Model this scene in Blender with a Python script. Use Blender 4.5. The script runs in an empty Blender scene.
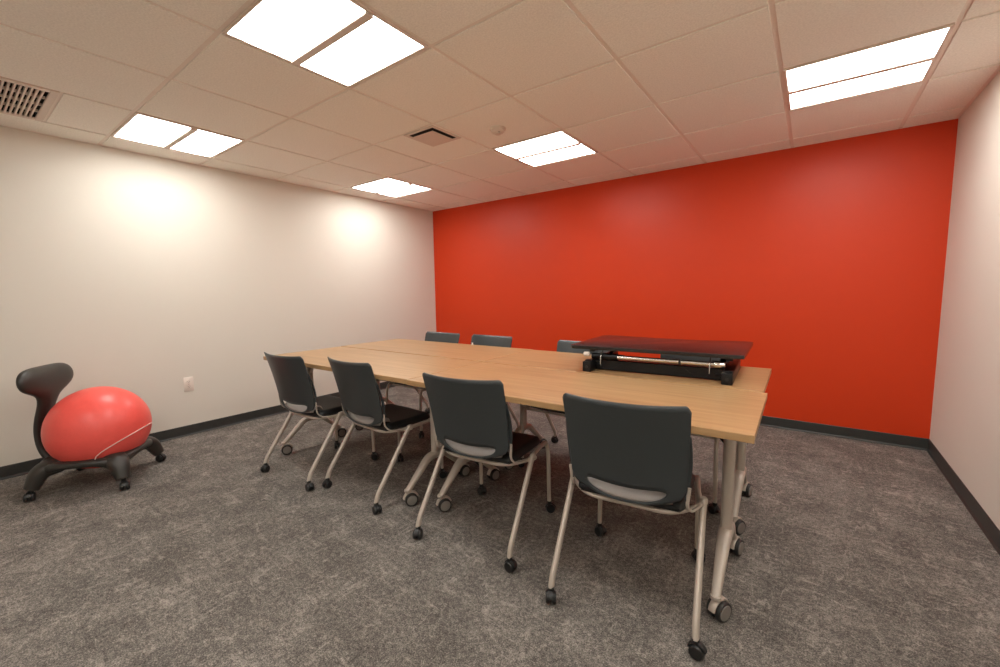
import bpy, bmesh, math, random
from mathutils import Vector, Matrix
random.seed(4)
PI = math.pi
SC = bpy.context.scene
COL = SC.collection

# ------------------------------------------------------------------ materials
def mat(name, color=(.5, .5, .5), rough=.5, metal=0., spec=.5, coat=0.):
    m = bpy.data.materials.new(name); m.use_nodes = True
    b = m.node_tree.nodes['Principled BSDF']
    b.inputs['Base Color'].default_value = (*color, 1)
    b.inputs['Roughness'].default_value = rough
    b.inputs['Metallic'].default_value = metal
    b.inputs['Specular IOR Level'].default_value = spec
    b.inputs['Coat Weight'].default_value = coat
    return m

def N(m, t, **kw):
    n = m.node_tree.nodes.new(t)
    for k, v in kw.items():
        if k.startswith('i_'): n.inputs[k[2:].replace('_', ' ')].default_value = v
        else: setattr(n, k, v)
    return n

def L(m, a, b): m.node_tree.links.new(a, b)

def noise_bump(m, scale, strength, dist=.002, detail=3, vary=0., stretch=(1, 1, 1)):
    """fine procedural grain: bump, and optionally a slight colour variation"""
    b = m.node_tree.nodes['Principled BSDF']
    tc = N(m, 'ShaderNodeTexCoord'); mp = N(m, 'ShaderNodeMapping'); mp.inputs['Scale'].default_value = stretch
    L(m, tc.outputs['Object'], mp.inputs['Vector'])
    n = N(m, 'ShaderNodeTexNoise'); n.inputs['Scale'].default_value = scale; n.inputs['Detail'].default_value = detail
    L(m, mp.outputs['Vector'], n.inputs['Vector'])
    bp = N(m, 'ShaderNodeBump'); bp.inputs['Strength'].default_value = strength; bp.inputs['Distance'].default_value = dist
    L(m, n.outputs['Fac'], bp.inputs['Height']); L(m, bp.outputs['Normal'], b.inputs['Normal'])
    if vary:
        c = Vector(b.inputs['Base Color'].default_value[:3])
        r = N(m, 'ShaderNodeValToRGB')
        r.color_ramp.elements[0].position = .3; r.color_ramp.elements[1].position = .7
        r.color_ramp.elements[0].color = (*(c * (1 - vary)), 1); r.color_ramp.elements[1].color = (*(c * (1 + vary)), 1)
        L(m, n.outputs['Fac'], r.inputs['Fac']); L(m, r.outputs['Color'], b.inputs['Base Color'])
    return m

M = {}
M['white_wall'] = noise_bump(mat('white_wall_paint', (.715, .682, .605), .62, spec=.28), 260, .10, vary=.012)
M['red_wall'] = noise_bump(mat('red_wall_paint', (.61, .042, .0050), .42, spec=.36), 260, .10, vary=.02)
M['tile'] = noise_bump(mat('ceiling_tile_fissured', (.93, .905, .83), .9, spec=.1), 130, .8, .002, 6, vary=.07)
M['tee'] = noise_bump(mat('ceiling_grid_paint', (.86, .78, .70), .6, spec=.3), 60, .03, vary=.02)
M['fix_white'] = noise_bump(mat('fixture_white_paint', (.72, .62, .54), .45, spec=.4), 60, .02, vary=.02)
M['base'] = noise_bump(mat('baseboard_charcoal_vinyl', (.036, .037, .034), .42, spec=.45), 90, .05, vary=.08)
M['plastic'] = noise_bump(mat('slate_grey_plastic', (.037, .044, .047), .38, spec=.5), 900, .18, .0006, vary=.03)
M['vinyl'] = noise_bump(mat('black_seat_vinyl', (.014, .014, .014), .50, spec=.38), 700, .25, .0008, vary=.1)
M['leg'] = noise_bump(mat('warm_silver_leg_paint', (.50, .435, .375), .38, metal=.25, spec=.5), 400, .05, .0005, vary=.03)
M['lip'] = noise_bump(mat('pale_grey_seat_shell', (.27, .240, .222), .4), 500, .08, .0005, vary=.04)
M['black'] = noise_bump(mat('black_plastic', (.012, .012, .012), .38, spec=.5), 300, .08, .0005, vary=.15)
M['tyre'] = noise_bump(mat('caster_tyre_rubber', (.02, .019, .018), .5, spec=.4), 300, .1, .0005, vary=.15)
M['hub'] = noise_bump(mat('caster_hub_grey', (.22, .20, .18), .4, spec=.5), 300, .05, .0005, vary=.05)
M['riser'] = noise_bump(mat('riser_black_laminate', (.012, .010, .010), .22, spec=.6), 800, .12, .0004, vary=.15)
M['riser_metal'] = noise_bump(mat('riser_black_metal', (.006, .006, .007), .36, metal=.0, spec=.3), 500, .08, .0004, vary=.1)
M['chrome'] = noise_bump(mat('brushed_chrome', (.75, .72, .68), .22, metal=1.), 300, .06, .0004, stretch=(.05, 1, 1), vary=.04)
M['ball'] = noise_bump(mat('red_ball_vinyl', (.86, .105, .085), .36, spec=.5), 60, .04, .001, vary=.02)
M['ballbase'] = noise_bump(mat('charcoal_ball_chair_plastic', (.030, .027, .023), .40, spec=.5), 700, .3, .0006, vary=.08)
M['cord'] = mat('pale_elastic_cord', (.75, .55, .5), .5)
M['outlet'] = noise_bump(mat('outlet_ivory_plastic', (.80, .72, .64), .35), 100, .02, vary=.02)
M['dark'] = noise_bump(mat('duct_dark_metal', (.012, .010, .008), .8), 50, .05, vary=.1)
M['slot'] = mat('outlet_slot_dark', (.05, .04, .035), .6)
M['tick'] = mat('white_clip_plastic', (.85, .8, .74), .4)

def wood():
    m = mat('oak_laminate', (.5, .3, .16), .34, spec=.45)
    b = m.node_tree.nodes['Principled BSDF']
    tc = N(m, 'ShaderNodeTexCoord')
    mp = N(m, 'ShaderNodeMapping'); mp.inputs['Scale'].default_value = (1.1, 17, 17)
    L(m, tc.outputs['Object'], mp.inputs['Vector'])
    n = N(m, 'ShaderNodeTexNoise'); n.inputs['Scale'].default_value = 1.6; n.inputs['Detail'].default_value = 5; n.inputs['Roughness'].default_value = .62
    L(m, mp.outputs['Vector'], n.inputs['Vector'])
    r = N(m, 'ShaderNodeValToRGB'); e = r.color_ramp.elements
    e[0].position = .28; e[0].color = (.31, .175, .074, 1)
    e[1].position = .72; e[1].color = (.455, .285, .138, 1)
    x = e.new(.47); x.color = (.385, .232, .107, 1)
    L(m, n.outputs['Fac'], r.inputs['Fac'])
    mp2 = N(m, 'ShaderNodeMapping'); mp2.inputs['Scale'].default_value = (4, 160, 160)
    L(m, tc.outputs['Object'], mp2.inputs['Vector'])
    n2 = N(m, 'ShaderNodeTexNoise'); n2.inputs['Scale'].default_value = 1.5; n2.inputs['Detail'].default_value = 3
    L(m, mp2.outputs['Vector'], n2.inputs['Vector'])
    mx = N(m, 'ShaderNodeMix', data_type='RGBA', blend_type='MULTIPLY'); mx.inputs['Factor'].default_value = .22
    L(m, r.outputs['Color'], mx.inputs['A']); L(m, n2.outputs['Fac'], mx.inputs['B'])
    # keep overall level after the multiply
    mx2 = N(m, 'ShaderNodeMix', data_type='RGBA', blend_type='MULTIPLY'); mx2.inputs['Factor'].default_value = 1
    mx2.inputs['B'].default_value = (1.12, 1.12, 1.12, 1)
    L(m, mx.outputs['Result'], mx2.inputs['A'])
    L(m, mx2.outputs['Result'], b.inputs['Base Color'])
    return m
M['wood'] = wood()

def carpet():
    m = mat('taupe_flecked_carpet', (.1, .08, .07), .95, spec=.12)
    b = m.node_tree.nodes['Principled BSDF']
    tc = N(m, 'ShaderNodeTexCoord')
    def noise(scale, detail, rough, vec=None, dist=0.):
        n = N(m, 'ShaderNodeTexNoise'); n.inputs['Scale'].default_value = scale; n.inputs['Detail'].default_value = detail
        n.inputs['Roughness'].default_value = rough; n.inputs['Distortion'].default_value = dist
        L(m, vec or tc.outputs['Object'], n.inputs['Vector']); return n.outputs['Fac']
    def mp(rot, sc):
        q = N(m, 'ShaderNodeMapping'); q.inputs['Rotation'].default_value = (0, 0, rot); q.inputs['Scale'].default_value = sc
        L(m, tc.outputs['Object'], q.inputs['Vector']); return q.outputs['Vector']
    def mth(op, a, b=None, c=None):
        q = N(m, 'ShaderNodeMath', operation=op)
        for k, v in enumerate((a, b, c)):
            if v is None: continue
            if isinstance(v, (int, float)): q.inputs[k].default_value = v
            else: L(m, v, q.inputs[k])
        return q.outputs[0]
    blotch = noise(4.5, 6, .70, dist=.4)
    mottled = noise(55, 5, .8)
    yarn = noise(210, 2, .7)
    def threads(rot, sc):      # sparse thin pale threads: ridges of a stretched noise, broken by a mask
        v = mp(rot, sc)
        ridge = mth('SUBTRACT', 1.0, mth('MULTIPLY', mth('ABSOLUTE', mth('SUBTRACT', noise(1, 3, .5, v, .3), .5)), 26.0)); 
        msk = mth('MULTIPLY', mth('SUBTRACT', noise(9, 3, .6, mp(rot + 1, (1, 1, 1))), .46), 5.0)
        q = mth('MULTIPLY', mth('MAXIMUM', ridge, 0.0), mth('MINIMUM', mth('MAXIMUM', msk, 0.0), 1.0))
        return q
    th = mth('MAXIMUM', threads(.45, (3, 11, 1)), threads(-.8, (12, 3.2, 1)))
    f = mth('MULTIPLY', blotch, .20)
    f = mth('MULTIPLY_ADD', mottled, .40, f)
    f = mth('MULTIPLY_ADD', yarn, .44, f)
    f = mth('MULTIPLY_ADD', th, .075, f)
    r = N(m, 'ShaderNodeValToRGB'); e = r.color_ramp.elements
    e[0].position = .42; e[0].color = (.052, .047, .043, 1)
    e[1].position = .64; e[1].color = (.36, .325, .288, 1)
    x = e.new(.52); x.color = (.142, .128, .114, 1)
    a3 = N(m, 'ShaderNodeMath', operation='ADD'); a3.inputs[1].default_value = 0; L(m, f, a3.inputs[0])
    L(m, a3.outputs[0], r.inputs['Fac']); L(m, r.outputs['Color'], b.inputs['Base Color'])
    bp = N(m, 'ShaderNodeBump'); bp.inputs['Strength'].default_value = .6; bp.inputs['Distance'].default_value = .004
    L(m, a3.outputs[0], bp.inputs['Height']); L(m, bp.outputs['Normal'], b.inputs['Normal'])
    return m
M['carpet'] = carpet()

def lamp_mat(strength):
    m = bpy.data.materials.new('lit_led_diffuser'); m.use_nodes = True
    b = m.node_tree.nodes['Principled BSDF']
    b.inputs['Base Color'].default_value = (.9, .9, .88, 1)
    b.inputs['Emission Color'].default_value = (.985, .965, .925, 1)
    b.inputs['Emission Strength'].default_value = strength
    return m
M['lamp'] = lamp_mat(16.8)

# ------------------------------------------------------------------ helpers
def link(name, bm, m, parent=None, smooth=None, loc=(0, 0, 0)):
    me = bpy.data.meshes.new(name)
    bmesh.ops.recalc_face_normals(bm, faces=bm.faces)
    if smooth is not None:
        for f in bm.faces: f.smooth = True
        for e in bm.edges:
            if len(e.link_faces) == 2 and e.calc_face_angle(0) > math.radians(smooth): e.smooth = False
    bm.to_mesh(me); bm.free()
    me.materials.append(m)
    o = bpy.data.objects.new(name, me); COL.objects.link(o)
    o.location = loc
    if parent: o.parent = parent
    return o

def thing(name, label, cat, loc=(0, 0, 0), rz=0, group=None):
    o = bpy.data.objects.new(name, None); COL.objects.link(o)
    o.empty_display_size = .1
    o.location = loc; o.rotation_euler = (0, 0, rz)
    o['label'] = label; o['category'] = cat
    if group: o['group'] = group
    return o

def tag(o, label, cat, group=None):
    o['label'] = label; o['category'] = cat
    if group: o['group'] = group
    return o

def struct(name, bm, m, smooth=None):
    o = link(name, bm, m, smooth=smooth); o['kind'] = 'structure'; return o

def dup(root, loc, rz, label):
    r = root.copy(); COL.objects.link(r); r.location = loc; r.rotation_euler = (0, 0, rz); r['label'] = label
    for ch in list(root.children):
        c = ch.copy(); COL.objects.link(c); c.parent = r
        for g in list(ch.children):
            d = g.copy(); COL.objects.link(d); d.parent = c
    return r

def box(bm, x0, x1, y0, y1, z0, z1, bev=0, seg=2, mtx=None):
    t = bmesh.new()
    bmesh.ops.create_cube(t, size=1)
    bmesh.ops.scale(t, vec=(x1 - x0, y1 - y0, z1 - z0), verts=t.verts)
    bmesh.ops.translate(t, vec=((x0 + x1) / 2, (y0 + y1) / 2, (z0 + z1) / 2), verts=t.verts)
    if bev: bmesh.ops.bevel(t, geom=t.edges[:], offset=bev, segments=seg, profile=.5, affect='EDGES')
    if mtx: bmesh.ops.transform(t, matrix=mtx, verts=t.verts)
    merge(bm, t)

def merge(bm, t):
    me = bpy.data.meshes.new('tmp'); t.to_mesh(me); t.free(); bm.from_mesh(me); bpy.data.meshes.remove(me)

def fillet(pts, r, n=6):
    pts = [Vector(p) for p in pts]; out = [pts[0]]
    for i in range(1, len(pts) - 1):
        a, b, c = pts[i - 1], pts[i], pts[i + 1]
        d1 = (a - b); d2 = (c - b); rr = min(r, d1.length * .48, d2.length * .48)
        p0 = b + d1.normalized() * rr; p1 = b + d2.normalized() * rr
        for k in range(n + 1):
            t = k / n; out.append((1 - t) ** 2 * p0 + 2 * t * (1 - t) * b + t * t * p1)
    out.append(pts[-1]); return out

def tube(bm, pts, r, seg=14, sq=None, up=Vector((0, 0, 1)), caps=True, cyclic=False):
    """sweep an elliptical section along pts. r: number, (ra, rb) or list of those per point"""
    pts = [Vector(p) for p in pts]; n = len(pts); rings = []
    prev = None
    for i, p in enumerate(pts):
        if cyclic: d = pts[(i + 1) % n] - pts[i - 1]
        else: d = pts[min(i + 1, n - 1)] - pts[max(i - 1, 0)]
        d.normalize()
        if prev is None:
            s = d.cross(up)
            if s.length < 1e-3: s = d.cross(Vector((0, 1, 0)))
            s.normalize()
        else:
            s = prev - d * prev.dot(d); s.normalize()
        prev = s; u = s.cross(d)
        rr = r[i] if isinstance(r, list) else r
        ra, rb = rr if isinstance(rr, tuple) else (rr, rr)
        ring = []
        for k in range(seg):
            a = 2 * PI * k / seg; c, q = math.cos(a), math.sin(a)
            if sq: c = math.copysign(abs(c) ** sq, c); q = math.copysign(abs(q) ** sq, q)
            ring.append(bm.verts.new(p + s * c * ra + u * q * rb))
        rings.append(ring)
    m = n if cyclic else n - 1
    for i in range(m):
        A, B = rings[i], rings[(i + 1) % n]
        for k in range(seg): bm.faces.new((A[k], A[(k + 1) % seg], B[(k + 1) % seg], B[k]))
    if caps and not cyclic:
        bm.faces.new(rings[0][::-1]); bm.faces.new(rings[-1])

def lathe(bm, prof, seg=24, mtx=None):
    """profile of (r, z) revolved around z"""
    t = bmesh.new(); rings = []
    for r, z in prof:
        if r < 1e-6: rings.append([t.verts.new((0, 0, z))])
        else: rings.append([t.verts.new((r * math.cos(2 * PI * k / seg), r * math.sin(2 * PI * k / seg), z)) for k in range(seg)])
    for A, B in zip(rings, rings[1:]):
        for k in range(seg):
            k2 = (k + 1) % seg
            if len(A) == 1 and len(B) == 1: continue
            if len(A) == 1: t.faces.new((A[0], B[k], B[k2]))
            elif len(B) == 1: t.faces.new((A[k], A[k2], B[0]))
            else: t.faces.new((A[k], A[k2], B[k2], B[k]))
    if mtx: bmesh.ops.transform(t, matrix=mtx, verts=t.verts)
    merge(bm, t)

def prism(bm, poly, z0, z1, bev=0, seg=2):
    t = bmesh.new()
    a = [t.verts.new((x, y, z0)) for x, y in poly]; b = [t.verts.new((x, y, z1)) for x, y in poly]
    t.faces.new(a[::-1]); t.faces.new(b)
    n = len(poly)
    for i in range(n): t.faces.new((a[i], a[(i + 1) % n], b[(i + 1) % n], b[i]))
    if bev:
        es = [e for e in t.edges if abs(e.verts[0].co.z - e.verts[1].co.z) < 1e-6]
        bmesh.ops.bevel(t, geom=es, offset=bev, segments=seg, profile=.5, affect='EDGES')
    merge(bm, t)

def Rz(a): return Matrix.Rotation(a, 4, 'Z')
def T(x, y, z): return Matrix.Translation((x, y, z))

# ------------------------------------------------------------------ room
W, H, YR = 4.923, 2.276, -5.55            # width, height, wall behind the camera
BH = .087
bm = bmesh.new(); box(bm, -.12, W + .12, YR - .12, .12, -.1, 0); struct('floor', bm, M['carpet'])
bm = bmesh.new(); box(bm, -.12, W + .12, 0, .12, 0, H + .15); struct('wall_back', bm, M['red_wall'])
bm = bmesh.new(); box(bm, -.12, 0, YR - .12, 0, 0, H + .15); struct('wall_left', bm, M['white_wall'])
bm = bmesh.new(); box(bm, W, W + .12, YR - .12, 0, 0, H + .15); struct('wall_right', bm, M['white_wall'])
bm = bmesh.new(); box(bm, 0, W, YR - .12, YR, 0, H + .15); struct('wall_front', bm, M['white_wall'])

def baseboard(name, axis, pos, s, a, b):
    """cove base: thin strip with a small toe"""
    prof = [(0, 0), (.011, 0), (.011, .004), (.005, .014), (.004, BH - .003), (.002, BH), (0, BH)]
    bm = bmesh.new(); r0, r1 = [], []
    for d, z in prof:
        if axis == 'x': r0.append(bm.verts.new((pos + s * d, a, z))); r1.append(bm.verts.new((pos + s * d, b, z)))
        else: r0.append(bm.verts.new((a, pos + s * d, z))); r1.append(bm.verts.new((b, pos + s * d, z)))
    n = len(prof)
    for i in range(n): bm.faces.new((r0[i], r0[(i + 1) % n], r1[(i + 1) % n], r1[i]))
    bm.faces.new(r0); bm.faces.new(r1[::-1])
    struct(name, bm, M['base'])
baseboard('baseboard_back', 'y', 0, -1, 0, W)
baseboard('baseboard_left', 'x', 0, 1, YR, 0)
baseboard('baseboard_right', 'x', W, -1, YR, 0)

# ceiling grid: columns run away from the camera, rows run along the red wall
cols = [W] + [4.641 - .6218 * k for k in range(8)] + [0.0]       # a..h, right to left
rows = [0.0] + [-(.2454 + .6188 * k) for k in range(6)]          # r1..r6
LIGHTS = {(2, 2), (5, 2), (8, 2), (2, 5), (5, 5), (8, 5)}        # (col slot, row slot)
row6 = rows[-1]
GAP = .011
bm = bmesh.new()
def tile(x0, x1, y0, y1, edge=(1, 1, 1, 1)):
    e = [GAP if k else 0 for k in edge]
    box(bm, x0 + e[0], x1 - e[1], y0 + e[2], y1 - e[3], H, H + .006, .0012, 1)
ncol = len(cols)
for c in range(ncol - 1):
    x1, x0 = cols[c], cols[c + 1]
    for r in range(len(rows) - 1):
        y1, y0 = rows[r], rows[r + 1]
        if (c + 0, r) in {(a - 1, b) for a, b in LIGHTS}: continue
        tile(x0, x1, y0, y1)
    # beyond the sixth row the tiles are long ones
    if c == 7:
        tile(x0, x1, row6 - .305, row6)                          # short cut tile next to the return grille
        tile(x0, x1, row6 - .9238 - .61, row6 - .9238)
        tile(x0, x1, YR, row6 - .9238 - .61)
    elif c in (1, 4):
        tile(x0, x1, row6 - 1.2376, row6)
        tile(x0, x1, YR, row6 - 1.8564)
    else:
        tile(x0, x1, row6 - 1.2376, row6)
        tile(x0, x1, YR, row6 - 1.2376)
struct('ceiling', bm, M['tile'])
bm = bmesh.new()
def plate(x0, x1, y0, y1, z0, z1, holes):
    xs = sorted({x0, x1} | {h[0] for h in holes} | {h[1] for h in holes}); ys = sorted({y0, y1} | {h[2] for h in holes} | {h[3] for h in holes})
    for a, b in zip(xs, xs[1:]):
        for c_, d in zip(ys, ys[1:]):
            mx_, my_ = (a + b) / 2, (c_ + d) / 2
            if any(h[0] < mx_ < h[1] and h[2] < my_ < h[3] for h in holes): continue
            box(bm, a, b, c_, d, z0, z1)
GR = (.289 + .030, .9106 - .030, row6 - .305 - .6188 + .030, row6 - .305 - .030)
plate(-.12, W + .12, YR - .12, .12, H + .0061, H + .15, [GR]); struct('trim_1', bm, M['tee'])   # the suspended grid behind the tiles
bm = bmesh.new()                                                 # wall angle round the edge
box(bm, 0, .018, YR, 0, H + .0005, H + .0061); box(bm, W - .018, W, YR, 0, H - .001, H + .0005)
box(bm, 0, .014, YR, 0, H - .001, H + .0004); box(bm, .014, W - .018, -.014, 0, H - .001, H + .0004)
struct('trim_2', bm, M['tee'])

def ceiling_light():
    t = thing('ceiling_light', '', 'light', (0, 0, H), 0, 'square recessed ceiling lights')
    a = .3020
    bm = bmesh.new()
    for s in (-1, 1):
        box(bm, -a, a, s * a - (.014 if s > 0 else 0), s * a + (.014 if s < 0 else 0), -.004, .006, .001, 1)
        box(bm, s * a - (.014 if s > 0 else 0), s * a + (.014 if s < 0 else 0), -a + .014, a - .014, -.004, .006, .001, 1)
    link('frame', bm, M['fix_white'], t)
    bm = bmesh.new(); box(bm, -a + .014, a - .014, -.019, .019, -.012, .006, .002, 1); link('divider', bm, M['fix_white'], t)
    for s in (-1, 1):
        bm = bmesh.new()
        y0, y1 = (.019, a - .014) if s > 0 else (-a + .014, -.019)
        # shallow curved lens
        n = 8
        for i in range(n):
            ya = y0 + (y1 - y0) * i / n; yb = y0 + (y1 - y0) * (i + 1) / n
            za = .003 - .006 * math.sin(PI * i / n); zb = .003 - .006 * math.sin(PI * (i + 1) / n)
            v = [bm.verts.new(p) for p in ((-a + .014, ya, za), (a - .014, ya, za), (a - .014, yb, zb), (-a + .014, yb, zb))]
            bm.faces.new(v)
        bmesh.ops.remove_doubles(bm, verts=bm.verts, dist=1e-5)
        g = bmesh.ops.extrude_face_region(bm, geom=bm.faces[:])
        bmesh.ops.translate(bm, vec=(0, 0, .0025), verts=[x for x in g['geom'] if isinstance(x, bmesh.types.BMVert)])
        link('diffuser', bm, M['lamp'], t, smooth=30)
    return t
cx = lambda c: (cols[c - 1] + cols[c]) / 2
ry = lambda r: (rows[r] + rows[r + 1]) / 2
spots = [
    (cx(2), ry(2), 'lit square ceiling light nearest the right wall, in front of the red wall'),
    (cx(5), ry(2), 'lit square ceiling light beside the smoke detector, over the middle of the red wall'),
    (cx(8), ry(2), 'lit square ceiling light farthest away, near where white and red walls meet'),
    (cx(5), ry(5), 'lit square ceiling light, the largest seen, at the top edge of the photo'),
    (cx(8), ry(5), 'lit square ceiling light beside the left white wall, nearest the return grille'),
    (cx(2), ry(5), 'lit square ceiling light by the right wall, just outside the top of the frame'),
    (cx(2), row6 - 1.547, 'lit square ceiling light behind the camera by the right wall'),
    (cx(5), row6 - 1.547, 'lit square ceiling light behind the camera in the middle of the room'),
]
cl = ceiling_light()
for i, (x, y, lab) in enumerate(spots):
    if i == 0: cl.location = (x, y, H); cl['label'] = lab
    else: dup(cl, (x, y, H), 0, lab)

# return grille over the left wall
gx0, gx1 = cols[9 - 1] + .0, cols[7]
gy1 = row6 - .305; gy0 = gy1 - .6188
t = thing('return_air_grille', 'white slotted return air grille in the ceiling above the left white wall', 'vent', ((gx0 + gx1) / 2, (gy0 + gy1) / 2, H))
hw = (gx1 - gx0) / 2 - .006; hd = (gy1 - gy0) / 2 - .004; fr = .035
bm = bmesh.new()
for s in (-1, 1):
    box(bm, -hw, hw, s * hd - (fr if s > 0 else 0), s * hd + (fr if s < 0 else 0), -.004, .006, .003, 1)
    box(bm, s * hw - (fr if s > 0 else 0), s * hw + (fr if s < 0 else 0), -hd + fr, hd - fr, -.004, .006, .003, 1)
link('frame', bm, M['fix_white'], t)
bm = bmesh.new()
e = .003
box(bm, -hw + fr - e, hw - fr + e, -hd + fr - e, hd - fr + e, .130, .134)
for q in (-1, 1):
    box(bm, -hw + fr - e, hw - fr + e, q * (hd - fr + e) - .001, q * (hd - fr + e) + .001, .0062, .130)
    box(bm, q * (hw - fr + e) - .001, q * (hw - fr + e) + .001, -hd + fr - e, hd - fr + e, .0062, .130)
link('duct_backing', bm, M['dark'], t)
ns = 27
bm0 = None
for i in range(1, ns):
    y = -hd + fr + (2 * hd - 2 * fr) * i / ns
    bm = bmesh.new(); box(bm, -hw + fr, hw - fr, y - .0042, y + .0042, -.003, .014, .001, 1); link('slat', bm, M['fix_white'], t)
for i in range(1, 4):
    x = -hw + fr + (2 * hw - 2 * fr) * i / 4
    bm = bmesh.new(); box(bm, x - .005, x + .005, -hd + fr, hd - fr, 0, .014); link('cross_bar', bm, M['fix_white'], t)

# square supply diffuser
t = thing('air_diffuser', 'small square air supply diffuser in the ceiling near the smoke detector', 'vent', (2.000, -1.952, H))
bm = bmesh.new(); a = .143
def ring(bm, a, b, z0, z1, bev=.002):
    for s in (-1, 1):
        lo, hi = sorted((s * a, s * b))
        box(bm, -max(a, b), max(a, b), lo, hi, z0, z1, bev, 1)
        box(bm, lo, hi, -min(a, b), min(a, b), z0, z1, bev, 1)
ring(bm, .143, .120, -.007, 0); link('frame', bm, M['fix_white'], t)
bm = bmesh.new(); box(bm, -.120, .120, -.120, .120, -.0012, -.0002); link('duct_throat', bm, M['dark'], t)
bm = bmesh.new()   # stepped centre plate, slightly pyramidal
vs = []
for h, z in ((.100, -.016), (.100, -.0145), (.05, -.0025)):
    vs.append([bm.verts.new((sx * h, sy * h, z)) for sx, sy in ((-1, -1), (1, -1), (1, 1), (-1, 1))])
for A, B in zip(vs, vs[1:]):
    for k in range(4): bm.faces.new((A[k], A[(k + 1) % 4], B[(k + 1) % 4], B[k]))
bm.faces.new(vs[0][::-1]); bm.faces.new(vs[-1])
link('centre_plate', bm, M['fix_white'], t)

# smoke detector
t = thing('smoke_detector', 'small round white smoke detector on the ceiling beside a lit panel', 'smoke detector', (2.44, -1.775, H))
bm = bmesh.new(); lathe(bm, [(0, 0), (.055, 0), (.055, -.008), (.050, -.010), (0, -.010)], 32); link('base_plate', bm, M['fix_white'], t, smooth=35)
bm = bmesh.new(); lathe(bm, [(.046, -.010), (.044, -.022), (.036, -.030), (.018, -.034), (.018, -.040), (0, -.041)], 32); link('sensor_housing', bm, M['fix_white'], t, smooth=35)
bm = bmesh.new(); lathe(bm, [(0, 0), (.004, 0), (.004, -.003), (0, -.003)], 10, T(.024, -.018, -.031)); link('indicator', bm, M['slot'], t)

# wall outlet
t = thing('wall_outlet', 'ivory double power outlet low on the left white wall', 'outlet', (0, -2.93, .437))
bm = bmesh.new(); box(bm, 0, .006, -.036, .036, -.060, .060, .003, 2); link('face_plate', bm, M['outlet'], t, smooth=40)
for z in (-.020, .020):
    bm = bmesh.new(); lathe(bm, [(0, .0085), (.0155, .0085), (.0165, .006), (.0165, .0055)], 24, T(0, 0, z) @ Matrix.Rotation(PI / 2, 4, 'Y')); s = link('socket', bm, M['outlet'], t, smooth=40)
    bm = bmesh.new()
    for y in (-.006, .006): box(bm, .0085, .0089, y - .001, y + .001, z - .001, z + .007)
    box(bm, .0085, .0089, -.002, .002, z - .010, z - .006)
    link('slots', bm, M['slot'], s)
bm = bmesh.new(); lathe(bm, [(0, .0072), (.003, .0070), (.0035, .006)], 12, Matrix.Rotation(PI / 2, 4, 'Y')); link('screw', bm, M['chrome'], t)

# ------------------------------------------------------------------ tables
TH = .74; TT = .026
def caster_mesh_table(bm_h, bm_w, bm_hub, x, y, ang, R=.036):
    """twin wheel caster: hood, tyres, hubs; (x, y) floor contact, ang = rolling direction"""
    m = T(x, y, R) @ Rz(ang)
    for s in (-1, 1):
        c = m @ T(0, s * .016, 0) @ Matrix.Rotation(PI / 2, 4, 'X')
        lathe(bm_w, [(0, -.010), (R * .93, -.010), (R, -.006), (R, .006), (R * .93, .010), (0, .010)], 28, c)
        lathe(bm_hub, [(R * .76, .0101), (R * .74, .0125), (R * .3, .0135), (0, .0135)], 24, c if s < 0 else m @ T(0, s * .016, 0) @ Matrix.Rotation(-PI / 2, 4, 'X'))
    # hood: an arc band over the wheels
    tpts = [(math.cos(a) * (R + .004), 0, math.sin(a) * (R + .004)) for a in [math.radians(d) for d in range(20, 175, 14)]]
    t = bmesh.new(); tube(t, tpts, (.0045, .013), 10, sq=.6, up=Vector((0, 1, 0))); bmesh.ops.transform(t, matrix=m, verts=t.verts); merge(bm_h, t)

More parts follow.
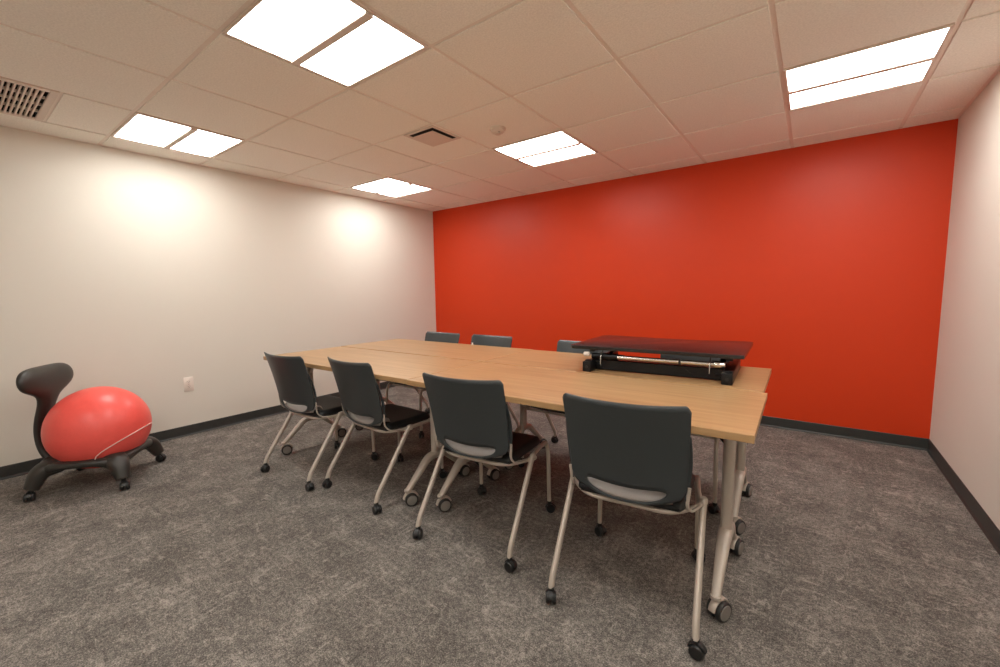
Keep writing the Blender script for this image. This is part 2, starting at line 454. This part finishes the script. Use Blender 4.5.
def make_table():
    t = thing('conference_table', '', 'table', (0, 0, 0), 0, 'four oak laminate tables pushed together')
    LX, DY = 1.512, .626
    # parts are built with the table centre at the origin
    bm = bmesh.new(); box(bm, -LX / 2, LX / 2, -DY / 2, DY / 2, TH - TT, TH, .0022, 2); link('tabletop', bm, M['wood'], t)
    bm = bmesh.new(); tube(bm, [(-LX / 2 + .14, 0, TH - TT - .028), (LX / 2 - .14, 0, TH - TT - .028)], (.014, .024), 16, sq=.5)
    link('under_beam', bm, M['leg'], t, smooth=40)
    for sx in (-1, 1):
        X = sx * (LX / 2 - .088)
        bm = bmesh.new()
        tube(bm, [(X, 0, .215), (X, 0, TH - TT - .012)], (.021, .026), 24, sq=.75, up=Vector((0, 1, 0)))
        # arched foot casting
        pts = fillet([(X, -.228, .080), (X, -.060, .222), (X, .060, .222), (X, .228, .080)], .035, 6)
        n = len(pts)
        rad = []
        for p in pts:
            k = min(1, abs(p.y) / .235); rad.append((.020 - .006 * k, .028 - .013 * k))
        tube(bm, pts, rad, 18, sq=.7, up=Vector((1, 0, 0)))
        # mounting plate under the top and tilt bracket
        box(bm, X - .035, X + .035, -.13, .13, TH - TT - .012, TH - TT, .002, 1)
        lg = link('leg', bm, M['leg'], t, smooth=40)
        bm = bmesh.new()
        tube(bm, [(X - sx * .02, 0, TH - .16), (X - sx * .13, 0, TH - TT - .004)], (.004, .011), 10, sq=.6, up=Vector((0, 1, 0)))
        link('brace', bm, M['riser_metal'] if sx > 0 else M['leg'], t, smooth=40)
        for sy in (-1, 1):
            bh_, bw, bu = bmesh.new(), bmesh.new(), bmesh.new()
            caster_mesh_table(bh_, bw, bu, X + .010, sy * .226 + .012, math.radians(62 if sy < 0 else 75))
            tube(bh_, [(X, sy * .228, .036), (X, sy * .228, .088)], .010, 14)
            lathe(bh_, [(0, .078), (.017, .078), (.019, .084), (.017, .092), (0, .092)], 18, T(X, sy * .228, 0))
            c = link('caster', bh_, M['leg'], lg, smooth=40)
            # keep wheel pieces inside the caster part: join by material slots
            for b2, mm in ((bw, M['tyre']), (bu, M['hub'])):
                me = bpy.data.meshes.new('tmp'); b2.to_mesh(me); b2.free()
                base = bmesh.new(); base.from_mesh(c.data); k = len(base.faces); base.from_mesh(me); base.faces.ensure_lookup_table()
                idx = len(c.data.materials)
                for f in base.faces[k:]: f.material_index = idx; f.smooth = True
                for e in base.edges:
                    if len(e.link_faces) == 2 and e.calc_face_angle(0) > .6: e.smooth = False
                base.to_mesh(c.data); base.free(); c.data.materials.append(mm); bpy.data.meshes.remove(me)
    bm = bmesh.new(); tube(bm, fillet([(LX / 2 - .20, -.12, TH - TT - .006), (LX / 2 - .20, -.26, TH - TT - .014), (LX / 2 - .30, -.27, TH - TT - .016)], .03), (.005, .003), 10)
    link('tilt_lever', bm, M['black'], t, smooth=40)
    return t
TY = (-2.432, -1.794)
tb = make_table()
TROT = (1.2, 1.0, 1.2, 1.0)
TP = [((3.322, TY[0], 0), 'oak table at the front right, nearest the camera, with the open end'),
      ((1.807, TY[0] - .020, 0), 'oak table at the front left, with two chairs on the camera side'),
      ((3.294, TY[1] - .002, 0), 'oak table at the back right, under the black standing desk riser'),
      ((1.778, TY[1] - .018, 0), 'oak table at the back left, farthest from the camera')]
for i, (p, lab) in enumerate(TP):
    if i == 0: o = tb; tb.location = p; tb['label'] = lab
    else: o = dup(tb, p, 0, lab)
    o.rotation_euler.z = math.radians(TROT[i])
    # the undercarriages do not sit quite alike under the four tops
    for k in o.children:
        if k.name.startswith(('leg', 'brace', 'under_beam')):
            k.location = (-.032 if i in (1, 3) else -.016, .062 if i in (0, 2) else -.006, 0)

# small white tab on the far edge
bm = bmesh.new(); box(bm, -.005, .005, -.004, .004, 0, .018, .001, 1); box(bm, -.005, .005, -.010, .010, 0, .003, .001, 1)
o = link('edge_clip', bm, M['tick'], loc=(1.948, -1.510, TH)); tag(o, 'tiny white clip standing on the far edge of the tables', 'clip')

# ------------------------------------------------------------------ chairs (front is +y)
def shell_pt(u, z):
    """back shell: u across (-1..1), z height -> x, y"""
    k = (z - .43) / (.815 - .43)
    hw = .196 + .019 * min(1, max(0, k)) ** .8
    ye = -.151 - .018 * k - .064 * max(0, k) ** 1.6
    y = ye - (.026 + .016 * k) * (1 - abs(u) ** 2.3)
    return u * hw, y

def make_chair():
    t = thing('nesting_chair', '', 'chair', (0, 0, 0), 0)
    # --- backrest with a hand hole
    bm = bmesh.new()
    U = 40
    zt = lambda u: .812 - .006 * (1 - u * u) - .020 * max(0, (abs(u) - .92) / .08) ** 2.2
    zb = lambda u: .424 + .046 * abs(u) ** 2.2 + .028 * max(0, (abs(u) - .90) / .10) ** 2
    hu = .70
    def hole(u):
        if abs(u) >= hu: return None
        k = (1 - (abs(u) / hu) ** 3.2) ** .45
        mid = zb(u) + .034
        return (mid - .0285 * k, mid + .025 * k)
    us = [-1 + 2 * i / U for i in range(U + 1)]
    us = sorted(set(us + [-hu, hu, -hu + .012, hu - .012, -hu + .004, hu - .004, -.985, .985, -.965, .965, -.93, .93]))
    nu, nl, nt = len(us), 3, 16
    low, top = [], []
    for u in us:
        h = hole(u)
        mid = zb(u) + .034
        a, b = h if h else (mid, mid)
        z0, z1 = zb(u), zt(u)
        low.append([(u, z0 + (a - z0) * j / nl) for j in range(nl + 1)])
        top.append([(u, b + (z1 - b) * j / nt) for j in range(nt + 1)])
    def mk(cols_):
        V = []
        for c in cols_:
            col = []
            for u, z in c:
                x, y = shell_pt(u, z); col.append(bm.verts.new((x, y, z)))
            V.append(col)
        for A, B in zip(V, V[1:]):
            for j in range(len(A) - 1): bm.faces.new((A[j], B[j], B[j + 1], A[j + 1]))
    mk(low); mk(top)
    bmesh.ops.remove_doubles(bm, verts=bm.verts, dist=1e-5)
    o = link('backrest', bm, M['plastic'], t, smooth=60)
    md = o.modifiers.new('thick', 'SOLIDIFY'); md.thickness = .007; md.offset = 0
    # --- side flange following the shell edge
    for s in (-1, 1):
        bm = bmesh.new()
        pts = []
        for j in range(15):
            z = .462 + (.700 - .462) * j / 14
            x, y = shell_pt(1, z)
            pts.append((s * (x + .001), y + .012 * math.sin(PI * min(1, j / 14 * 1.0)) + .002, z))
        rad = [(.0035, .010 * math.sin(PI * (j + .8) / 15.6) + .002) for j in range(15)]
        tube(bm, pts, rad, 10, up=Vector((1, 0, 0)))
        link('side_flange', bm, M['plastic'], t, smooth=50)
    # --- seat cushion
    def seat_outline(u, v):   # u across, v back(0)..front(1)
        y = -.128 + v * .352
        w = .206 - .010 * (1 - v) - .030 * max(0, (v - .82) / .18) ** 2.4 - .012 * max(0, (.12 - v) / .12) ** 2
        y2 = y - (.014 * abs(u) ** 3 if v > .6 else 0) * (v - .6) / .4 if v > .6 else y
        return u * w, y2
    def cushion(zfun_top, zfun_bot, name, m, grow=0.):
        bm = bmesh.new(); nu, nv = 24, 24
        def gridv(zf):
            G = []
            for i in range(nu + 1):
                row = []
                for j in range(nv + 1):
                    u = -1 + 2 * i / nu; v = j / nv
                    x, y = seat_outline(u, v)
                    x *= 1 + grow; y = y * (1 + grow)
                    row.append(bm.verts.new((x, y, zf(u, v))))
                G.append(row)
            return G
        A, B = gridv(zfun_top), gridv(zfun_bot)
        for i in range(nu):
            for j in range(nv):
                bm.faces.new((A[i][j], A[i + 1][j], A[i + 1][j + 1], A[i][j + 1]))
                bm.faces.new((B[i][j], B[i][j + 1], B[i + 1][j + 1], B[i + 1][j]))
        for i in range(nu):
            bm.faces.new((A[i][0], B[i][0], B[i + 1][0], A[i + 1][0])); bm.faces.new((A[i][nv], A[i + 1][nv], B[i + 1][nv], B[i][nv]))
        for j in range(nv):
            bm.faces.new((A[0][j], A[0][j + 1], B[0][j + 1], B[0][j])); bm.faces.new((A[nu][j], B[nu][j], B[nu][j + 1], A[nu][j + 1]))
        return link(name, bm, m, t, smooth=50)
    edge = lambda u, v: max(0, 1 - (1 - abs(u)) / .10) ** 2 + max(0, 1 - (1 - v) / .10) ** 2 + max(0, 1 - v / .10) ** 2
    top_z = lambda u, v: .440 - .007 * math.cos(PI * u * .5) * math.sin(PI * v) - .018 * min(1.6, edge(u, v)) - .010 * max(0, (v - .8) / .2) ** 2
    bot_z = lambda u, v: .406 + .004 * min(1.6, edge(u, v)) - .004 * max(0, (v - .8) / .2) ** 2
    cushion(top_z, bot_z, 'seat', M['vinyl'])
    cushion(lambda u, v: .4055, lambda u, v: .394 + .008 * min(1, edge(u, v)), 'seat_pan', M['black'], -.03)
    # --- rear lip of the seat shell, seen through the hole
    bm = bmesh.new(); G = []
    prof = [(-.106, .436), (-.114, .456), (-.128, .464), (-.146, .458), (-.160, .445), (-.167, .434), (-.167, .426)]
    for i in range(21):
        u = -1 + i / 10; row = []
        for k, (y, z) in enumerate(prof):
            row.append(bm.verts.new((u * (.168 - .010 * k / 6), y + .020 * abs(u) ** 2.2, z + .012 * u * u)))
        G.append(row)
    for A, B in zip(G, G[1:]):
        for j in range(len(prof) - 1): bm.faces.new((A[j], B[j], B[j + 1], A[j + 1]))
    o = link('seat_lip', bm, M['lip'], t, smooth=60); md = o.modifiers.new('thick', 'SOLIDIFY'); md.thickness = .005
    # --- frame
    for s in (-1, 1):
        # bracket that hugs the lower side of the back
        bm = bmesh.new()
        tube(bm, fillet([(s * .238, -.045, .405), (s * .214, -.120, .410), (s * .203, -.150, .440), (s * .210, -.156, .512)], .03), (.0040, .0062), 12, sq=.7, up=Vector((1, 0, 0)))
        link('back_bracket', bm, M['leg'], t, smooth=45)
        # side rail + front leg, one bent tube
        bm = bmesh.new()
        tube(bm, fillet([(s * .240, -.040, .404), (s * .215, .120, .398), (s * .207, .232, .397), (s * .210, .258, .340), (s * .214, .262, .056)], .035), .0105, 14)
        fl = link('leg', bm, M['leg'], t, smooth=45)
        bm = bmesh.new()
        tube(bm, fillet([(s * .246, -.012, .416), (s * .2485, -.243, .098), (s * .250, -.257, .056)], .03), (.0115, .0140), 16)
        lathe(bm, [(0, .001), (.013, .001), (.0145, -.004), (.0145, -.02)], 16, T(s * .246, -.0115, .416) @ Matrix.Rotation(.65, 4, 'X'))
        rl = link('leg', bm, M['leg'], t, smooth=45)
        for leg, (x, y), ang in ((fl, (s * .214, .262), .5 * s), (rl, (s * .250, -.257), -.7 + .5 * s)):
            bm = bmesh.new(); R = .0230
            m = T(x + .006 * math.cos(ang), y + .006 * math.sin(ang), R) @ Rz(ang)
            for q in (-1, 1):
                lathe(bm, [(0, -.008), (R * .6, -.0085), (R * .9, -.008), (R, -.004), (R, .004), (R * .9, .008), (R * .6, .0085), (0, .008)], 24, m @ T(0, q * .0115, 0) @ Matrix.Rotation(PI / 2, 4, 'X'))
            tt = bmesh.new(); tube(tt, [(math.cos(a) * (R + .003), 0, math.sin(a) * (R + .003)) for a in [math.radians(d) for d in range(15, 170, 14)]], (.004, .010), 8, sq=.6, up=Vector((0, 1, 0)))
            bmesh.ops.transform(tt, matrix=m, verts=tt.verts); merge(bm, tt)
            tube(bm, [(x, y, .030), (x, y, .062)], .0125, 14)
            link('caster', bm, M['black'], leg, smooth=40)
    bm = bmesh.new()
    tube(bm, fillet([(-.240, -.036, .403), (-.16, -.125, .392), (.16, -.125, .392), (.240, -.036, .403)], .10, 8), .0085, 12)
    link('rear_crossbar', bm, M['leg'], t, smooth=45)
    bm = bmesh.new(); tube(bm, [(-.208, .20, .386), (.208, .20, .386)], .008, 12); link('front_crossbar', bm, M['leg'], t, smooth=45)
    return t
ch = make_chair()
def chair_at(first, x, y, deg, lab, group):
    if first: o = ch; o.location = (x, y, 0); o.rotation_euler = (0, 0, math.radians(deg)); o['label'] = lab
    else: o = dup(ch, (x, y, 0), math.radians(deg), lab)
    o['group'] = group
NEAR, FAR = 'chairs on the camera side of the tables', 'chairs on the red wall side of the tables'
def from_rear(rx, ry_, deg):
    a = math.radians(deg); return rx - math.sin(a) * .257, ry_ + math.cos(a) * .257
CH = [((3.706, -2.818), 7.0, 'grey nesting chair nearest the camera, at the open right end of the tables'),
      ((2.978, -2.825), 7.2, 'grey nesting chair facing the tables, second from the right on the camera side'),
      ((2.124, -2.821), -2.0, 'grey nesting chair facing the tables, second from the left on the camera side'),
      ((1.568, -2.912), 3.0, 'grey nesting chair leftmost in the photo, by the white wall')]
for i, (r, d, lab) in enumerate(CH):
    x, y = from_rear(*r, d); chair_at(i == 0, x, y, d, lab, NEAR)
for x, y, d, lab in ((1.487, -1.62, 180, 'grey nesting chair across the tables, leftmost and farthest away in the corner'),
                     (2.05, -1.61, 180, 'grey nesting chair across the tables, whose whole top edge stands against the red wall'),
                     (2.90, -1.62, 180, 'grey nesting chair across the tables, half hidden by the left end of the black riser'),
                     (3.63, -1.54, 180, 'grey nesting chair seen only through and below the black riser')):
    chair_at(False, x, y, d, lab, FAR)

# ------------------------------------------------------------------ standing desk riser
RX, RY, RA = 3.575, -1.83, math.radians(3.2)
t = thing('desk_riser', 'black collapsed standing desk riser on the right end of the oak tables', 'desk riser', (RX, RY, TH), RA)
zt0, zt1 = .116, .134                                            # desktop slab above the table
poly = [(-.46, -.235), (.40, -.235)]
def rc(cx_, cy_, r, a0, a1, n=6): return [(cx_ + r * math.cos(math.radians(a0 + (a1 - a0) * k / n)), cy_ + r * math.sin(math.radians(a0 + (a1 - a0) * k / n))) for k in range(n + 1)]
# outline (counter clockwise); the far, user side has a shallow wave
poly = rc(-.445, -.165, .02, 180, 270) + rc(.365, -.165, .02, 270, 360) + rc(.365, .385, .03, 0, 90) + \
    [(.30, .412), (.24, .400), (.19, .378), (.12, .365), (0, .362), (-.12, .365), (-.20, .378), (-.26, .392), (-.31, .402)] + rc(-.445, .375, .03, 90, 180)
bm = bmesh.new(); prism(bm, poly, zt0, zt1, .003, 2); link('desktop', bm, M['riser'], t, smooth=35)
for s, nm in ((-1, 'base_rail'), (1, 'base_rail')):
    bm = bmesh.new(); X = -.349 if s < 0 else .322
    box(bm, X - .024, X + .024, -.228, .240, 0, .055, .005, 2)
    box(bm, X - .020, X + .020, -.200, -.160, .05, .060, .002, 1)
    r = link(nm, bm, M['riser_metal'], t, smooth=40)
    bm = bmesh.new(); lathe(bm, [(0, 0), (.008, 0), (.0085, -.003), (0, -.003)], 14, T(X, -.228, .026) @ Matrix.Rotation(PI / 2, 4, 'X') @ Matrix.Rotation(PI, 4, 'X')); link('end_bolt', bm, M['black'], r, smooth=40)
    # folded lifting arm
    bm = bmesh.new(); tube(bm, [(X - s * .042, -.165, .028), (X - s * .042, .22, .098)], (.006, .015), 12, sq=.5, up=Vector((1, 0, 0)))
    link('lift_arm', bm, M['riser_metal'], t, smooth=40)
    bm = bmesh.new(); tube(bm, [(X - s * .058, -.150, .092), (X - s * .058, .22, .030)], (.006, .015), 12, sq=.5, up=Vector((1, 0, 0)))
    link('lift_arm', bm, M['riser_metal'], t, smooth=40)
    # bracket under the desktop
    bm = bmesh.new(); box(bm, X - .015, X + .015, -.15, .30, .100, .116, .002, 1); link('desktop_bracket', bm, M['riser_metal'], t)
    # squeeze lever and release wire at each end
    bm = bmesh.new(); q = -.285 if s < 0 else .245
    tube(bm, fillet([(q, -.150, .112), (q, -.186, .085), (q, -.190, .040)], .012), .0026, 10)
    link('release_lever', bm, M['chrome'], t, smooth=40)
    bm = bmesh.new()
    tube(bm, fillet([(q, -.190, .040), (q - s * .008, -.194, .024), (q - s * .04, -.196, .018), (q - s * .08, -.186, .030), (q - s * .11, -.165, .050)], .03), .0011, 8)
    link('release_wire', bm, M['riser_metal'], t, smooth=60)
bm = bmesh.new(); box(bm, -.330, .305, -.150, -.135, .004, .060, .003, 1); link('front_cross_panel', bm, M['riser_metal'], t)
bm = bmesh.new(); box(bm, -.330, .305, .215, .230, .004, .030, .003, 1); link('rear_cross_panel', bm, M['riser_metal'], t)
bm = bmesh.new(); tube(bm, [(-.20, -.160, .080), (.270, -.160, .080)], .0115, 18); link('lift_cylinder', bm, M['chrome'], t, smooth=40)
bm = bmesh.new(); tube(bm, [(.105, -.160, .080), (.115, -.160, .080)], .0145, 18); link('clamp_ring', bm, M['black'], t, smooth=40)
bm = bmesh.new(); lathe(bm, [(0, 0), (.015, 0), (.017, .004), (.017, .042), (.015, .046), (0, .046)], 20, T(.262, -.160, .080) @ Matrix.Rotation(PI / 2, 4, 'Y')); bm2 = bmesh.new(); tube(bm2, [(-.345, -.150, .078), (-.20, -.155, .080)], .017, 16); link('cylinder_sleeve', bm2, M['riser_metal'], t, smooth=40)
link('cylinder_cap', bm, M['chrome'], t, smooth=40)
bm = bmesh.new(); lathe(bm, [(0, 0), (.011, 0), (.013, .003), (.013, .028), (.011, .031), (0, .031)], 20, T(-.385, -.172, .088) @ Matrix.Rotation(PI / 2, 4, 'Y')); link('knob', bm, M['outlet'], t, smooth=40)

# ------------------------------------------------------------------ ball chair
BX, BY = .548, -3.600
bd = Vector((.26, .35, 0)).normalized(); brz = math.atan2(bd.y, bd.x) - PI / 2          # local +y = direction the chair faces
t = thing('ball_chair', 'charcoal plastic ball chair base with curved back post, on casters by the left wall', 'ball chair', (BX, BY, 0), brz)
S2 = .220
# ring base
bm = bmesh.new()
pts = []; rad = []
n = 56
for k in range(n):
    a = 2 * PI * k / n
    c, s_ = math.cos(a), math.sin(a)
    ex = 2 / 2.7
    x = math.copysign(abs(c) ** ex, c) * .212; y = math.copysign(abs(s_) ** ex, s_) * .212
    corner = abs(math.sin(2 * a)) ** 3
    pts.append((x, y, .186 - .018 * corner)); rad.append((.034 + .010 * corner, .022 + .012 * corner))
tube(bm, pts, rad, 16, sq=.8, cyclic=True)
base = link('base_ring', bm, M['ballbase'], t, smooth=60)
for sx in (-1, 1):
    for sy in (-1, 1):
        bm = bmesh.new()
        pts = fillet([(sx * .135, sy * .135, .176), (sx * .190, sy * .190, .162), (sx * .222, sy * .222, .068)], .05, 8)
        rr = []
        for i in range(len(pts)):
            k = i / (len(pts) - 1); rr.append((.066 - .022 * k, .048 - .006 * k))
        rr[-1] = (.034, .034)
        tube(bm, pts, rr, 20, sq=.85)
        lg = link('leg', bm, M['ballbase'], t, smooth=60)
        bm = bmesh.new(); R = .0255; ang = .4 if sx > 0 else 1.1
        m = T(sx * .229, sy * .229, R) @ Rz(ang)
        for q in (-1, 1):
            lathe(bm, [(0, -.010), (R * .8, -.010), (R, -.005), (R, .005), (R * .8, .010), (0, .010)], 24, m @ T(0, q * .0135, 0) @ Matrix.Rotation(PI / 2, 4, 'X'))
        tt = bmesh.new(); tube(tt, [(math.cos(a) * (R + .003), 0, math.sin(a) * (R + .003)) for a in [math.radians(d) for d in range(15, 170, 14)]], (.005, .012), 8, sq=.6, up=Vector((0, 1, 0)))
        bmesh.ops.transform(tt, matrix=m, verts=tt.verts); merge(bm, tt)
        tube(bm, [(sx * .224, sy * .224, .030), (sx * .222, sy * .222, .070)], .012, 12)
        link('caster', bm, M['black'], lg, smooth=40)
# back support: one post widening to a T shaped pad
bm = bmesh.new()
sec = [  # y, z, half width, half thickness
    (-.190, .155, .066, .030), (-.228, .185, .068, .030), (-.260, .235, .062, .027), (-.277, .305, .056, .024), (-.276, .380, .056, .023),
    (-.262, .445, .060, .023), (-.244, .500, .064, .023), (-.230, .545, .072, .025), (-.224, .578, .086, .028), (-.221, .598, .122, .033),
    (-.220, .616, .170, .038), (-.220, .636, .205, .042), (-.221, .665, .222, .044), (-.224, .695, .222, .043), (-.228, .722, .208, .039), (-.233, .746, .180, .031), (-.236, .760, .125, .019), (-.237, .765, .055, .006)]
rings = []
ns_ = 36
for i, (y, z, hw_, ht) in enumerate(sec):
    nxt = sec[min(i + 1, len(sec) - 1)]; prv = sec[max(i - 1, 0)]
    dy, dz = nxt[0] - prv[0], nxt[1] - prv[1]; l = math.hypot(dy, dz); ny, nz = dz / l, -dy / l
    ring_ = []
    for k in range(ns_):
        a = 2 * PI * k / ns_; c, s_ = math.cos(a), math.sin(a)
        x = math.copysign(abs(c) ** .8, c) * hw_; q = math.copysign(abs(s_) ** .9, s_) * ht
        wing = max(0, abs(x) - .05)
        fwd = wing * .02                    # pad ends curve forward
        lift = wing * .05
        ring_.append(bm.verts.new((x, y + ny * q + fwd, z + nz * q + lift )))
    rings.append(ring_)
for A, B in zip(rings, rings[1:]):
    for k in range(ns_): bm.faces.new((A[k], A[(k + 1) % ns_], B[(k + 1) % ns_], B[k]))
bm.faces.new(rings[0][::-1]); bm.faces.new(rings[-1])
bs = link('back_support', bm, M['ballbase'], t, smooth=60)
md = bs.modifiers.new('soft', 'SUBSURF'); md.levels = 1; md.render_levels = 2
# retaining cord
BR_, BZ = .258, .350
def on_ball(az, z):
    r = math.sqrt(max(0, (BR_ + .0025) ** 2 - (z - BZ) ** 2)); return (r * math.sin(az), .018 + r * math.cos(az), z)
bm = bmesh.new()
a0, a1 = math.radians(70), math.radians(-70)
pts = [(.222, .085, .190)] + [on_ball(a0 + (a1 - a0) * i / 24, .222 + .115 * math.sin(PI * i / 24) ** .8) for i in range(25)] + [(-.222, .085, .190)]
tube(bm, pts, .0028, 8)
link('retaining_cord', bm, M['cord'], t, smooth=60)
for s in (-1, 1):
    bm = bmesh.new(); lathe(bm, [(0, 0), (.007, 0), (.008, .006), (.005, .012), (0, .013)], 14, T(s * .222, .085, .188)); link('cord_anchor', bm, M['cord'], t, smooth=40)
# the ball
bm = bmesh.new()
prof = []
for i in range(65):
    th = PI * i / 64; z = math.cos(th); r = math.sin(th)
    groove = 0
    for k in range(-7, 8):
        d = th - (PI / 2 + k * .075)
        groove += math.exp(-(d / .010) ** 2)
    R_ = BR_ * (1 - .0015 * groove)
    prof.append((R_ * r if 0 < i < 64 else 0, R_ * z))
lathe(bm, prof, 72)
b = link('exercise_ball', bm, M['ball'], smooth=80, loc=(BX + bd.x * .018, BY + bd.y * .018, BZ)); b.rotation_euler = (.35, .55, 0)
tag(b, 'large shiny red exercise ball resting in the charcoal ball chair base', 'exercise ball')

# ------------------------------------------------------------------ camera, world, view
yaw, pitch, roll = -.640174502, -.0999129199, -.0144913521
F = Vector((math.sin(yaw) * math.cos(pitch), math.cos(yaw) * math.cos(pitch), math.sin(pitch)))
Rt = Vector((math.cos(yaw), -math.sin(yaw), 0)); Up = Rt.cross(F)
c, s = math.cos(roll), math.sin(roll)
X = c * Rt + s * Up; Y = -s * Rt + c * Up
cam = bpy.data.cameras.new('camera'); co = bpy.data.objects.new('camera', cam); COL.objects.link(co)
co.matrix_world = Matrix(((X.x, Y.x, -F.x, 4.20239), (X.y, Y.y, -F.y, -4.14941), (X.z, Y.z, -F.z, 1.17865), (0, 0, 0, 1)))
cam.sensor_fit = 'HORIZONTAL'; cam.sensor_width = 36; cam.lens = 36 * 418.812 / 1000; cam.clip_start = .02
SC.camera = co
SC.cycles.diffuse_bounces = 14; SC.cycles.max_bounces = 16
w = bpy.data.worlds.new('room_world'); SC.world = w; w.use_nodes = True
w.node_tree.nodes['Background'].inputs['Color'].default_value = (.9, .8, .7, 1); w.node_tree.nodes['Background'].inputs['Strength'].default_value = .05
SC.view_settings.view_transform = 'Standard'; SC.view_settings.look = 'None'
SC.view_settings.gamma = 1; SC.view_settings.exposure = 0
try: SC.view_settings.use_curve_mapping = False
except Exception: pass
